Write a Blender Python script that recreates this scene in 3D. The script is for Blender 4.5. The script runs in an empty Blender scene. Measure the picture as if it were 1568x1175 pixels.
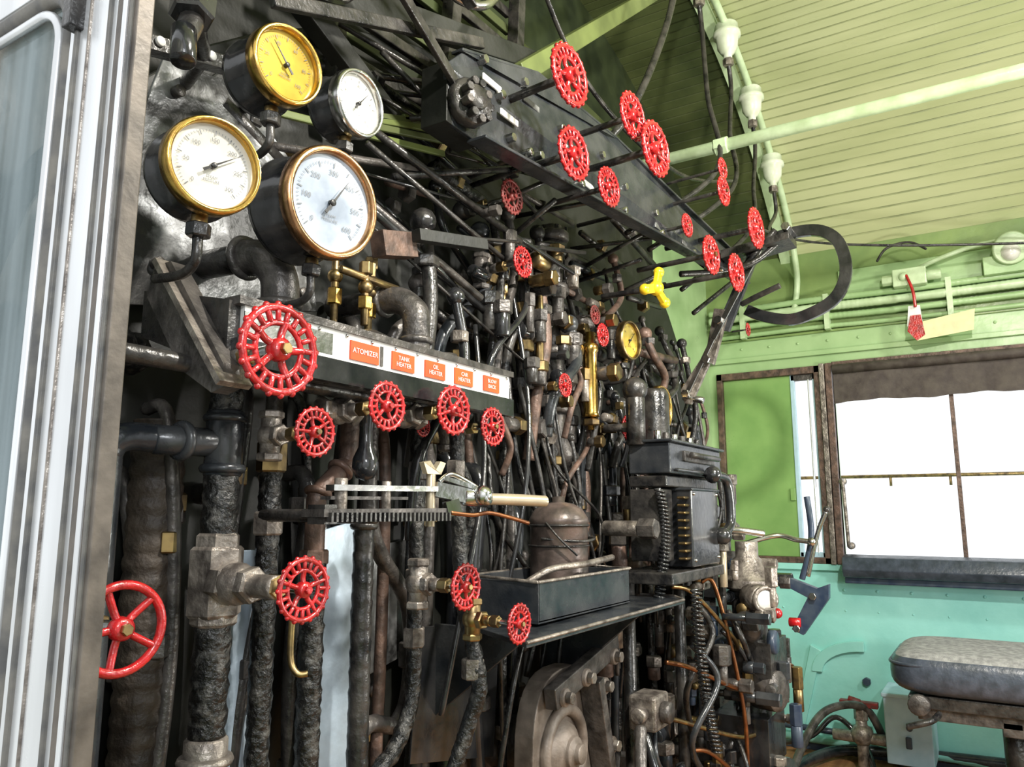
import bpy, math, random
from mathutils import Vector, Matrix
V=Vector
sc=bpy.context.scene
try:
    sc.view_settings.view_transform='Standard'
except Exception: pass
rnd=random.Random(7)
X_,Y_,Z_=V((1,0,0)),V((0,1,0)),V((0,0,1))

# ------------------------------------------------------------------ materials
def mat(name,c1,c2=None,scale=25,rough=.5,metal=0,bump=0,bscale=60,coat=0,stretch=(1,1,1),lo=.35,hi=.65,rv=.15):
    m=bpy.data.materials.new(name); m.use_nodes=True; nt=m.node_tree; b=nt.nodes["Principled BSDF"]; L=nt.links
    b.inputs["Roughness"].default_value=rough; b.inputs["Metallic"].default_value=metal
    if coat: b.inputs["Coat Weight"].default_value=coat; b.inputs["Coat Roughness"].default_value=.12
    tc=nt.nodes.new("ShaderNodeTexCoord"); mp=nt.nodes.new("ShaderNodeMapping"); mp.inputs["Scale"].default_value=stretch
    L.new(tc.outputs["Object"],mp.inputs[0])
    n=nt.nodes.new("ShaderNodeTexNoise"); n.inputs["Scale"].default_value=scale; n.inputs["Detail"].default_value=6
    L.new(mp.outputs[0],n.inputs["Vector"])
    r=nt.nodes.new("ShaderNodeValToRGB"); r.color_ramp.elements[0].position=lo; r.color_ramp.elements[1].position=hi
    r.color_ramp.elements[0].color=(*c1,1); r.color_ramp.elements[1].color=(*(c2 or c1),1)
    L.new(n.outputs["Fac"],r.inputs[0]); L.new(r.outputs[0],b.inputs["Base Color"])
    if rv:
        mr=nt.nodes.new("ShaderNodeMapRange"); mr.inputs["To Min"].default_value=max(.05,rough-rv); mr.inputs["To Max"].default_value=min(1,rough+rv)
        L.new(n.outputs["Fac"],mr.inputs["Value"]); L.new(mr.outputs[0],b.inputs["Roughness"])
    if bump:
        n2=nt.nodes.new("ShaderNodeTexNoise"); n2.inputs["Scale"].default_value=bscale; n2.inputs["Detail"].default_value=4
        L.new(mp.outputs[0],n2.inputs["Vector"])
        bp=nt.nodes.new("ShaderNodeBump"); bp.inputs["Strength"].default_value=bump; bp.inputs["Distance"].default_value=.004
        L.new(n2.outputs["Fac"],bp.inputs["Height"]); L.new(bp.outputs[0],b.inputs["Normal"])
    return m
RED=mat("red_enamel",(.52,.010,.014),(.24,.008,.010),55,.24,0,.4,150,coat=.6)
DRED=mat("dull_red_enamel",(.22,.02,.02),(.09,.02,.015),60,.5)
BRASS=mat("brass",(.74,.48,.12),(.40,.24,.07),45,.24,1,.15,60,rv=.12)
OBRASS=mat("tarnished_brass",(.42,.3,.13),(.14,.10,.06),50,.38,1)
COPPER=mat("copper",(.62,.36,.18),(.30,.16,.08),45,.28,1)
DCOPPER=mat("aged_copper",(.36,.16,.07),(.16,.07,.04),40,.38,1)
BLACK=mat("black_iron",(.009,.009,.010),(.050,.046,.042),30,.30,0,.45,90)
SOOT=mat("sooty_steel",(.004,.005,.004),(.016,.017,.014),12,.5,0,.3,50)
GLOSS=mat("gloss_black_paint",(.010,.011,.013),(.03,.03,.031),20,.18,0,.25,60,coat=.5)
IRON=mat("grey_cast_iron",(.13,.118,.11),(.035,.032,.03),35,.36,.35,.45,120)
LIRON=mat("worn_steel_fitting",(.36,.32,.28),(.10,.085,.075),45,.35,.5,.45,150)
LAG=mat("tarred_pipe_lagging",(.007,.007,.007),(.12,.115,.105),70,.33,0,1.0,130,lo=.50,hi=.82)
LAGB=mat("dusty_brown_lagging",(.02,.014,.011),(.06,.045,.033),30,.6,0,.9,80)
RUST=mat("rusty_iron",(.17,.105,.08),(.06,.04,.032),40,.48,.2,.5,100)
DUSTY=mat("dusty_brown_casting",(.24,.20,.17),(.10,.08,.065),20,.5,.1,.5,60)
STEEL=mat("polished_steel",(.66,.66,.64),(.38,.37,.36),30,.22,1,.12,80)
ALU=mat("aluminium_frame",(.84,.86,.88),(.6,.61,.62),14,.28,.6,.12,40,stretch=(1,1,.15))
GREYSTRIP=mat("grey_rubber_seal",(.07,.07,.07),(.16,.15,.13),40,.5,0,.3,80)
BROWNSTRIP=mat("worn_bronze_guide",(.07,.06,.05),(.14,.12,.10),40,.45,.3,.15,100)
WHITE=mat("white_paint",(.8,.8,.78),(.66,.66,.64),30,.45)
DIAL=mat("white_dial",(.78,.78,.74),(.52,.50,.45),14,.12,coat=1,rv=0)
DIALB=mat("blue_white_dial",(.60,.68,.80),(.20,.24,.30),8,.1,coat=1,rv=0,lo=.4,hi=.68)
DIALY=mat("yellowed_dial",(.58,.41,.06),(.28,.18,.03),14,.12,coat=1,rv=0)
INK=mat("black_ink",(.01,.01,.01),rough=.4,rv=0)
GINK=mat("grey_ink",(.12,.13,.14),rough=.4,rv=0)
ORANGE=mat("orange_label",(.8,.1,.02),(.66,.07,.015),30,.4)
PALEGREEN=mat("pale_green_enamel",(.56,.70,.46),(.42,.54,.32),18,.33,0,.25,60)
PORC=mat("cream_green_fitting",(.74,.80,.66),(.60,.68,.50),25,.3,0,.15,60)
CEIL=mat("green_painted_boards",(.52,.55,.32),(.36,.40,.20),3.5,.28,0,.2,30,coat=.25,stretch=(1,.3,1))
GROOVE=mat("groove_occlusion_tone",(.20,.23,.10),(.32,.35,.17),10,.5)  # occlusion in the board grooves, painted as a darker green
CEILD=mat("shade_dark_green_boards",(.03,.042,.014),(.075,.092,.03),5,.5,0,.2,30)  # roof shade over the boiler, put into the board colour
OLIVE=mat("olive_steel",(.14,.175,.055),(.09,.115,.035),12,.4)
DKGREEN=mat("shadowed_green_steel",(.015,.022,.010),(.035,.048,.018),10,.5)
WALLG=mat("green_wall_paint",(.38,.54,.28),(.28,.43,.2),6,.33,0,.25,30)
WALLD=mat("shade_dark_wall_green",(.22,.31,.11),(.15,.23,.08),6,.33,0,.25,30)  # wall green darkened to paint in the shade above the windows
PANELG=mat("leaf_green_panel",(.25,.42,.14),(.18,.33,.10),7,.33,0,.15,30)
TEAL=mat("aqua_wall_paint",(.36,.76,.70),(.26,.63,.58),5,.34,0,.35,25)
BLUEBOX=mat("pale_blue_enamel",(.50,.68,.80),(.4,.58,.7),20,.4)
NAVY=mat("navy_paint",(.02,.035,.07),(.05,.07,.1),30,.35)
CURT=mat("brown_canvas_blind",(.045,.033,.030),(.085,.07,.06),25,.7,0,.9,25)
SEATTOP=mat("grey_seat_fabric",(.36,.36,.35),(.20,.20,.20),60,.7,0,.4,300)
SEATV=mat("slate_vinyl",(.07,.085,.115),(.035,.045,.06),30,.32,0,.35,80)
WOOD=mat("worn_wood_floor",(.46,.24,.10),(.26,.13,.06),9,.5,0,.4,40,stretch=(.3,4,1))
PLATE=mat("dark_blue_steel_plate",(.018,.022,.028),(.055,.058,.062),16,.26,.2,.35,50)
JACK=mat("silver_boiler_jacket",(.40,.41,.42),(.03,.03,.03),12,.33,.3,.6,40,lo=.38,hi=.54)
JACKB=mat("pale_blue_jacket",(.46,.56,.66),(.18,.23,.28),8,.36,.2,.4,30)
YEL=mat("yellow_enamel",(.8,.55,.02),(.7,.45,.02),20,.35)
TAGY=mat("cream_tag",(.75,.72,.4),(.6,.58,.35),30,.6)
BWOOD=mat("brown_kettle_metal",(.16,.12,.105),(.06,.048,.042),30,.33,.3,.3,60)
HANDLE=mat("worn_brass_handle",(.55,.47,.33),(.42,.36,.26),30,.3,.5)
CREAM=mat("pale_concrete",(.72,.72,.68),(.6,.6,.57),2,.8)
g=bpy.data.materials.new("reflection_toned_glass"); g.use_nodes=True; nt=g.node_tree; nt.nodes.clear()
o=nt.nodes.new("ShaderNodeOutputMaterial"); mx=nt.nodes.new("ShaderNodeMixShader"); mx2=nt.nodes.new("ShaderNodeMixShader")
tr=nt.nodes.new("ShaderNodeBsdfTransparent"); df=nt.nodes.new("ShaderNodeBsdfDiffuse"); gl=nt.nodes.new("ShaderNodeBsdfGlossy")
df.inputs[0].default_value=(.09,.13,.13,1); gl.inputs["Roughness"].default_value=.06; gl.inputs[0].default_value=(.8,.9,.95,1)  # pane reflections painted as a grey-teal diffuse with vertical streaks
tc=nt.nodes.new("ShaderNodeTexCoord"); mp=nt.nodes.new("ShaderNodeMapping"); mp.inputs["Scale"].default_value=(1,22,1.2)
nn=nt.nodes.new("ShaderNodeTexNoise"); nn.inputs["Scale"].default_value=1.5; nn.inputs["Detail"].default_value=3
nt.links.new(tc.outputs["Object"],mp.inputs[0]); nt.links.new(mp.outputs[0],nn.inputs["Vector"])
mr=nt.nodes.new("ShaderNodeMapRange"); mr.inputs[1].default_value=.3; mr.inputs[2].default_value=.7; mr.inputs[3].default_value=.1; mr.inputs[4].default_value=.7
nt.links.new(nn.outputs["Fac"],mr.inputs[0]); nt.links.new(mr.outputs[0],mx.inputs[0])
nt.links.new(tr.outputs[0],mx.inputs[1]); nt.links.new(df.outputs[0],mx.inputs[2])
mr2=nt.nodes.new("ShaderNodeMapRange"); mr2.inputs[1].default_value=.35; mr2.inputs[2].default_value=.65; mr2.inputs[3].default_value=.02; mr2.inputs[4].default_value=.22
nt.links.new(nn.outputs["Fac"],mr2.inputs[0]); nt.links.new(mr2.outputs[0],mx2.inputs[0])
nt.links.new(mx.outputs[0],mx2.inputs[1]); nt.links.new(gl.outputs[0],mx2.inputs[2]); nt.links.new(mx2.outputs[0],o.inputs[0])
GLASS=g

# ------------------------------------------------------------------ mesh builder
def basis(d,up=Z_):
    d=V(d).normalized()
    if abs(d.dot(up))>.98: up=Y_
    r=up.cross(d).normalized(); u=d.cross(r).normalized()
    return r,u,d
class B:
    def __init__(s,name): s.n=name; s.v=[]; s.f=[]; s.m=[]; s.mi=[]; s.sm=[]
    def add(s,vs,fs,m,sm=True):
        o=len(s.v); s.v+=[tuple(q) for q in vs]
        if m not in s.m: s.m.append(m)
        k=s.m.index(m)
        for f in fs: s.f.append([i+o for i in f]); s.mi.append(k); s.sm.append(sm)
    def shift(s,dx,dy,dz): s.v=[(x+dx,y+dy,z+dz) for x,y,z in s.v]
    def lathe(s,o,d,prof,m,seg=20,ph=0,sm=True):
        r,u,d=basis(d); o=V(o); vs=[];fs=[]
        for (a,h) in prof:
            for k in range(seg):
                t=2*math.pi*k/seg+ph; vs.append(o+d*h+(r*math.cos(t)+u*math.sin(t))*max(a,1e-5))
        for i in range(len(prof)-1):
            for k in range(seg):
                a=i*seg+k;b=i*seg+(k+1)%seg; fs.append([a,b,b+seg,a+seg])
        s.add(vs,fs,m,sm)
    def cyl(s,a,b,r,m,r2=None,seg=16,sm=True,ph=0):
        a,b=V(a),V(b); L=(b-a).length; r2=r if r2 is None else r2; e=min(r,r2)*.12
        s.lathe(a,b-a,[(0,0),(r-e,0),(r,e),(r2,L-e),(r2-e,L),(0,L)],m,seg,ph,sm)
    def hexn(s,a,b,r,m): s.cyl(a,b,r,m,seg=6,sm=False,ph=rnd.random())
    def ball(s,c,r,m,sq=1,d=Z_,seg=14):
        n=8; s.lathe(c,d,[(r*math.sin(math.pi*i/n),-r*sq*math.cos(math.pi*i/n)) for i in range(n+1)],m,seg)
    def torus(s,c,d,R,r,m,sx=32,sy=8,a0=0,a1=2*math.pi):
        rr,u,d=basis(d); c=V(c); vs=[];fs=[]; full=abs(a1-a0-2*math.pi)<1e-4; n=sx if full else sx+1
        for i in range(n):
            t=a0+(a1-a0)*i/sx; q=rr*math.cos(t)+u*math.sin(t)
            for j in range(sy):
                w=2*math.pi*j/sy; vs.append(c+q*(R+r*math.cos(w))+d*r*math.sin(w))
        for i in range(sx):
            for j in range(sy):
                a=i*sy+j;b=i*sy+(j+1)%sy; i2=(i+1)%n; fs.append([a,b,i2*sy+(j+1)%sy,i2*sy+j])
        s.add(vs,fs,m)
    def tube(s,pts,r,m,seg=10,step=None,jit=0,rib=0,ribp=.02,straight=False,spiral=0):
        pts=[V(p) for p in pts]
        P=[pts[0]]+pts+[pts[-1]]; out=[]
        for i in range(1,len(P)-2):
            a,b,c,d=P[i-1:i+3]; L=(c-b).length
            n=max(1,int(L/step)) if step else (1 if straight or len(pts)==2 else 8)
            for k in range(n):
                t=k/n
                out.append(b.lerp(c,t) if straight else .5*((2*b)+(c-a)*t+(2*a-5*b+4*c-d)*t*t+(3*b-a-3*c+d)*t**3))
        out.append(pts[-1]); vs=[];fs=[]; u=None; acc=0
        for i,p in enumerate(out):
            t=(out[min(i+1,len(out)-1)]-out[max(i-1,0)])
            if t.length<1e-7: t=Z_.copy()
            t.normalize()
            if u is None: u=basis(t)[0]
            u=(u-t*u.dot(t)).normalized(); w=t.cross(u)
            if i: acc+=(p-out[i-1]).length
            rad=r
            if rib: rad=r*(1+rib*abs(math.sin(math.pi*acc/ribp)))
            for k in range(seg):
                a=2*math.pi*k/seg; q=rad*(1+(rnd.uniform(-jit,jit) if jit else 0))
                if spiral: q*=1+spiral*((acc/ribp+a/(2*math.pi))%1.0)
                vs.append(p+(u*math.cos(a)+w*math.sin(a))*q)
        for i in range(len(out)-1):
            for k in range(seg):
                a=i*seg+k;b=i*seg+(k+1)%seg; fs.append([a,b,b+seg,a+seg])
        n=len(out); fs.append(list(range(seg))[::-1]); fs.append([(n-1)*seg+k for k in range(seg)])
        s.add(vs,fs,m)
    def box(s,c,sz,m,rot=None):
        c=V(c); vs=[]
        for x in(-.5,.5):
            for y in(-.5,.5):
                for z in(-.5,.5):
                    q=V((x*sz[0],y*sz[1],z*sz[2])); 
                    if rot is not None: q=rot@q
                    vs.append(c+q)
        s.add(vs,[[0,1,3,2],[4,6,7,5],[0,4,5,1],[2,3,7,6],[0,2,6,4],[1,5,7,3]],m,False)
    def bx(s,x0,x1,y0,y1,z0,z1,m): s.box(((x0+x1)/2,(y0+y1)/2,(z0+z1)/2),(x1-x0,y1-y0,z1-z0),m)
    def bar(s,p,q,w,h,m,up=Z_):
        p,q=V(p),V(q); d=(q-p).normalized(); sd=d.cross(V(up)).normalized(); u=sd.cross(d)
        vs=[e+sd*a*w/2+u*c*h/2 for e in(p,q) for a,c in((-1,-1),(1,-1),(1,1),(-1,1))]
        s.add(vs,[[0,1,2,3],[4,7,6,5],[0,4,5,1],[1,5,6,2],[2,6,7,3],[3,7,4,0]],m,False)
    def prism(s,pts,off,m,sm=False):
        pts=[V(p) for p in pts]; off=V(off); n=len(pts)
        vs=pts+[p+off for p in pts]; fs=[list(range(n))[::-1],list(range(n,2*n))]
        for i in range(n): j=(i+1)%n; fs.append([i,j,j+n,i+n])
        s.add(vs,fs,m,sm)
    def text(s,body,size,c,ux,uy,m,ang=0):
        cu=bpy.data.curves.new("t",'FONT'); cu.body=body; cu.size=size; cu.align_x='CENTER'; cu.align_y='CENTER'; cu.resolution_u=2
        ob=bpy.data.objects.new("t",cu); sc.collection.objects.link(ob); bpy.context.view_layer.update()
        me=ob.evaluated_get(bpy.context.evaluated_depsgraph_get()).to_mesh()
        ux,uy=V(ux).normalized(),V(uy).normalized(); a,b=math.cos(ang),math.sin(ang)
        vs=[V(c)+ux*(v.co.x*a-v.co.y*b)+uy*(v.co.x*b+v.co.y*a) for v in me.vertices]; fs=[list(p.vertices) for p in me.polygons]
        s.add(vs,fs,m,False); bpy.data.objects.remove(ob)
    def end(s,bev=0,parent=None):
        me=bpy.data.meshes.new(s.n); me.from_pydata(s.v,[],s.f); me.update()
        for m in s.m: me.materials.append(m)
        me.polygons.foreach_set("material_index",s.mi); me.polygons.foreach_set("use_smooth",s.sm)
        import bmesh as bmm
        bm=bmm.new(); bm.from_mesh(me); bmm.ops.recalc_face_normals(bm,faces=bm.faces); bm.to_mesh(me); bm.free()
        ob=bpy.data.objects.new(s.n,me); sc.collection.objects.link(ob)
        if parent is not None: ob.parent=parent
        if bev:
            md=ob.modifiers.new("bevel",'BEVEL'); md.width=bev; md.segments=2; md.limit_method='ANGLE'; md.angle_limit=math.radians(50)
        return ob

# ------------------------------------------------------------------ components
def wheel_parts(b,c,D,d=(-.06,-1,0),m=RED,kind='slot'):
    c=V(c); r,u,d=basis(d); R=D/2; ph=rnd.random()*2
    if kind=='slot':
        b.torus(c,d,R*.90,R*.085,m,40,8)
        b.torus(c-d*R*.03,d,R*.58,R*.07,m,36,6)
        n=20
        for k in range(n):
            a=ph+2*math.pi*k/n; q=r*math.cos(a)+u*math.sin(a)
            b.cyl(c+q*R*.6,c+q*R*.92,R*.065,m,seg=6)
            b.ball(c+q*R*.96,R*.08,m,seg=6)
    else:
        b.torus(c,d,R*.9,R*.1,m,44,10)
    for k in range(5):
        a=ph+2*math.pi*k/5; q=r*math.cos(a)+u*math.sin(a)
        b.tube([c+q*R*.12,c+q*R*.35-d*R*.06,c+q*R*(.62 if kind=='slot' else .9)],R*.085,m,8)
    b.lathe(c-d*R*.18,d,[(0,0),(R*.22,0),(R*.26,R*.1),(R*.24,R*.3),(R*.14,R*.36),(0,R*.36)],m,18)
    b.hexn(c+d*R*.16,c+d*R*.3,R*.13,m if rnd.random()<.6 else OBRASS)
def valve(name,c,D,stem=.05,d=(-.06,-1,0),m=RED,kind='slot',body=LIRON,run=None,bs=1,extra=0):
    b=B(name); c=V(c); dd=V(d).normalized(); wheel_parts(b,c,D,d,m,kind)
    r=D*.07; p=c-dd*stem; b.cyl(c,p,r,STEEL if extra==0 else BLACK,seg=10)
    if body is not None:
        k=.02*bs
        b.hexn(p+dd*k*.9,p,k*.55,OBRASS); b.cyl(p,p-dd*k*.8,k*.5,body); b.hexn(p-dd*k*.8,p-dd*k*1.5,k*.85,body)
        q=p-dd*k*2.2; b.ball(q,k,body)
        if run:
            e=V(run).normalized()
            b.cyl(q-e*k*1.5,q+e*k*1.5,k*.75,body); b.hexn(q+e*k*1.3,q+e*k*1.9,k*.95,body); b.hexn(q-e*k*1.3,q-e*k*1.9,k*.95,body)
    return b.end()
def gauge(name,c,D,rim,face,d=(-.22,-1,.0),depth=.06,nums=(),case=GLOSS,needle=.8,big=1.0,ink=INK):
    b=B(name); c=V(c); r,u,d=basis(d); R=D/2
    b.lathe(c,-d,[(R*.9,-R*.02),(R*.93,.004),(R*.93,depth*.8),(R*.99,depth*.84),(R*.99,depth*.95),(R*.7,depth),(0,depth)],case,40)
    b.lathe(c,d,[(R*.93,-.012),(R,-.008),(R*1.0,.004),(R*.95,.010),(R*.88,.008),(R*.86,.002),(R*.86,-.001)],rim,48)
    b.lathe(c,d,[(R*.87,0),(0,0)],face,48,sm=False)
    for k in range(51):
        a=math.radians(225-270*k/50); L=.1 if k%5==0 else .05; q=r*math.cos(a)+u*math.sin(a); w=(u*math.cos(a)-r*math.sin(a))*R*(.010 if k%5==0 else .005)
        p0=c+d*.0012+q*R*.74; p1=p0-q*R*L
        b.add([p0-w,p0+w,p1+w,p1-w],[[0,1,2,3]],ink,False)
    for k,t in enumerate(nums):
        a=math.radians(225-270*k/(len(nums)-1)); b.text(t,R*.125*big,c+d*.0013+(r*math.cos(a)+u*math.sin(a))*R*.54,r,u,ink)
    b.text("STEAM\nPRESSURE",R*.08,c+d*.0013-u*R*.27,r,u,ink)
    q=r*math.cos(needle)+u*math.sin(needle); w=(u*math.cos(needle)-r*math.sin(needle))
    z=d*.004
    b.prism([c+z-q*R*.25-w*R*.03,c+z-q*R*.25+w*R*.03,c+z+w*R*.022,c+z+q*R*.62,c+z-w*R*.022],d*.001,INK)
    b.cyl(c,c+d*.006,R*.06,INK)
    s0=c-d*depth*.35-u*R*.95
    b.cyl(s0,s0-u*.018,.008,OBRASS); b.hexn(s0-u*.008,s0-u*.022,.012,BLACK)
    b.tube([s0-u*.02,s0-u*.045,s0-u*.055-d*.03,s0-u*.05-d*.1],.005,BLACK)
    return b.end()

# ------------------------------------------------------------------ room shell
FZ=.12
b=B("floor")
x=.3
while x<3.4:
    x2=min(x+.14,3.4); b.bx(x,x2-.004,-1.9,1.07,FZ-.03,FZ,WOOD); x=x2
b.end()
b=B("ground"); b.bx(-30,40,-30,30,-1.3,-1.25,CREAM); b.end()
def cz(x): t=abs(x-1.85)/1.58; return 2.78-.66*t**2.6
b=B("ceiling"); prof=[]; x=.27
while x<3.43:
    w=.036
    for dx,dz in((0,.006),(.003,0),(w-.003,0)): prof.append((x+dx,cz(x+dx)+dz))
    x+=w
n=len(prof)
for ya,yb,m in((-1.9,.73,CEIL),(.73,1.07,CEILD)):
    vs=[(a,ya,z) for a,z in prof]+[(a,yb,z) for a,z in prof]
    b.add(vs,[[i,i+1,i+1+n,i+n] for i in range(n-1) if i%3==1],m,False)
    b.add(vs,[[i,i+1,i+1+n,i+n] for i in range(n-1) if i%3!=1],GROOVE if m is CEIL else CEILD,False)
b.add([(a,y,z+.05) for y in(-1.9,1.07) for a,z in prof],[[i,i+1,i+1+n,i+n] for i in range(n-1)],CEIL,False)
b.end()
b=B("wall_right"); wx0,wx1=3.4,3.44
b.bx(wx0,wx1,-1.9,1.07,FZ,.84,TEAL)
b.bx(wx0,wx1,-1.9,1.07,1.655,1.80,WALLG); b.bx(wx0,wx1,-1.9,1.07,1.80,2.2,WALLD)
b.bx(wx0,wx1,1.035,1.07,.84,1.655,WALLG); b.bx(wx0,wx1,.55,.60,.84,1.655,WALLG); b.bx(wx0,wx1,-1.9,-.75,.84,1.655,WALLG)
b.end()
b=B("light_cutting_rear_wall"); b.bx(.29,.95,-1.93,-1.9,FZ,2.6,WALLG); b.bx(2.45,3.44,-1.93,-1.9,FZ,2.6,WALLG); b.bx(.95,2.45,-1.93,-1.9,2.3,2.8,WALLG); b.end()  # unseen wall with doorway, added to cut sky light from the rear
b=B("wall_front"); b.bx(2.75,3.44,1.07,1.1,FZ,2.3,WALLG); b.bx(.27,2.75,1.07,1.1,FZ,2.3,SOOT)
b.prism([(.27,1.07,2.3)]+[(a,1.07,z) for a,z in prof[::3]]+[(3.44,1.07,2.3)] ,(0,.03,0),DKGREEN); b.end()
b=B("wall_left")
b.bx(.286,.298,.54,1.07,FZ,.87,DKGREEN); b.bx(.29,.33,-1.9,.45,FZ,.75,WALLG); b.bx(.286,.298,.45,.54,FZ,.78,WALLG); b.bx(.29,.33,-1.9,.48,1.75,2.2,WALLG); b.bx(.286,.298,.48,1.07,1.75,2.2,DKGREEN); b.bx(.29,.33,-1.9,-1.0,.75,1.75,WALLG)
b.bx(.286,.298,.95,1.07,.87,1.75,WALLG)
b.end()
b=B("baseboard_right"); b.bx(3.385,3.4,-1.9,1.07,FZ,FZ+.05,NAVY); b.end(.002)
# left sash window frame in foreground
b=B("window_1")
b.bx(.285,.297,.518,.585,.80,1.60,ALU)
b.bx(.282,.290,.570,.574,.80,1.60,GREYSTRIP); b.bx(.282,.290,.526,.529,.80,1.60,GREYSTRIP); b.bx(.2835,.290,.555,.558,.80,1.60,LIRON)
b.bx(.283,.296,.492,.518,.78,1.70,BROWNSTRIP); b.bx(.281,.29,.503,.508,.80,1.7,ALU); b.bx(.281,.285,.496,.499,.80,1.7,GREYSTRIP)
b.bx(.285,.297,.585,.95,1.475,1.60,ALU); b.bx(.285,.297,.585,.95,.80,.86,ALU)
def rr(y0,y1,z0,z1,rad,x,n=8):
    o=[]
    for cy,cz_,a in((y1-rad,z1-rad,0),(y0+rad,z1-rad,90),(y0+rad,z0+rad,180),(y1-rad,z0+rad,270)):
        for k in range(n+1):
            t=math.radians(a+90*k/n); o.append((x,cy+rad*math.cos(t),cz_+rad*math.sin(t)))
    return o
L=rr(.592,.94,.87,1.468,.04,.291); L.append(L[0]); b.tube(L,.008,GREYSTRIP,8,straight=True)
L=rr(.606,.93,.882,1.454,.035,.288); L.append(L[0]); b.tube(L,.004,ALU,8,straight=True)
b.prism(rr(.592,.94,.87,1.468,.04,.292),(.004,0,0),GLASS)
b.cyl((.27,.575,1.452),(.29,.575,1.452),.006,STEEL); b.box((.28,.572,1.43),(.012,.012,.03),BLACK)
b.end(.001)
# right windows
b=B("window_2")
for (y0,y1,z0,z1) in((.60,1.035,1.625,1.655),(.60,1.035,.84,.865),(1.01,1.035,.84,1.655),(.60,.622,.84,1.655)): b.bx(3.385,3.43,y0,y1,z0,z1,RUST)
b.bx(3.405,3.42,.72,1.01,.865,1.625,PANELG); b.bx(3.40,3.425,.705,.722,.865,1.625,BLUEBOX)
b.bx(3.40,3.425,.622,.632,.865,1.625,BLUEBOX); b.bx(3.40,3.425,.622,.72,1.60,1.625,IRON); b.bx(3.40,3.425,.622,.72,.865,.885,BLUEBOX)
b.bx(3.40,3.42,.645,.652,.87,1.61,ALU); b.box((3.40,.735,1.12),(.012,.02,.05),PANELG)
b.end(.002)
b=B("window_3")
b.bx(3.375,3.43,.55,.575,.84,1.66,RUST); b.bx(3.37,3.43,.578,.598,.84,1.66,LIRON)
b.bx(3.385,3.43,-.75,.55,1.64,1.665,RUST); b.bx(3.385,3.43,-.75,.55,.84,.87,IRON)
b.bx(3.40,3.425,.12,.135,.87,1.64,RUST); b.bx(3.385,3.43,-.75,-.73,.84,1.66,RUST)
b.end(.002)
b=B("roller_blind"); cols=53; vs=[];fs=[]
for i in range(cols):
    y=-.73+i*.0245
    for j,z in enumerate((1.492+.004*math.sin(i*.45)+.002*math.sin(i*1.3),1.52,1.56,1.60,1.64)): vs.append((3.376+.0035*math.sin(i*.6+j)+.002*math.sin(i*.23),y,z))
b.add(vs,[[i*5+j,i*5+j+1,i*5+j+6,i*5+j+5] for i in range(cols-1) for j in range(4)],CURT)
b.cyl((3.372,-.75,1.63),(3.372,.545,1.63),.02,CURT); b.end()
b=B("window_armrest"); 
b.prism([(3.27,-.75,.80),(3.25,-.75,.83),(3.27,-.75,.875),(3.32,-.75,.885),(3.40,-.75,.87),(3.40,-.75,.80)],(0,1.29,0),SEATV,True)
b.bx(3.30,3.40,-.75,.54,.775,.80,NAVY); b.end(.004)
b=B("outside_handrail"); b.cyl((3.95,-1.6,1.21),(3.95,1.6,1.21),.008,OBRASS)
for y in(-1.3,1.55): b.cyl((3.95,y,1.21),(3.95,y,-1.25),.012,OBRASS)
for y in(.18,.42,-.12,.75): b.cyl((3.95,y,1.21),(3.95,y,1.165),.006,OBRASS)
b.end()
b=B("window_grab_handle"); b.tube([(3.385,.535,1.17),(3.33,.53,1.17),(3.32,.525,1.13),(3.32,.52,.94),(3.33,.52,.915),(3.385,.52,.915)],.007,LIRON); b.cyl((3.37,.535,1.17),(3.4,.535,1.17),.014,LIRON); b.cyl((3.37,.52,.915),(3.4,.52,.915),.014,LIRON); b.end()
b=B("trim_1"); b.bx(3.385,3.4,-1.9,1.07,1.70,1.72,WALLG); b.bx(3.38,3.4,-1.9,1.07,.815,.84,TEAL); b.bx(3.39,3.4,-1.9,1.07,1.795,1.805,WALLD)
for k in range(22): b.ball((3.4,-1.6+k*.12,1.76),.006,WALLG); b.ball((3.4,-1.6+k*.12,.74),.006,TEAL); b.ball((3.4,-1.6+k*.12,.66),.004,TEAL)
b.bx(3.392,3.4,-.6,.5,1.90,2.05,WALLG)
b.end(.002)
b=B("roof_rib"); 
for y in(.71,-1.2):
    pts=[(a/100,y,cz(a/100)) for a in range(40,342,6)]
    n=len(pts); vs=[]
    for (x,_,z) in pts: vs+=[(x,y-.02,z+.01),(x,y+.02,z+.01),(x,y+.02,z-.03),(x,y-.02,z-.03)]
    b.add(vs,[[4*i+j,4*i+(j+1)%4,4*i+4+(j+1)%4,4*i+4+j] for i in range(n-1) for j in range(4)],PALEGREEN,False)
b.end()
b=B("roof_brace"); b.bar((1.24,.76,1.93),(2.05,.76,2.62),.03,.04,OLIVE); b.bx(.35,2.3,1.0,1.06,2.25,2.32,CEILD); b.end(.002)

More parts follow.
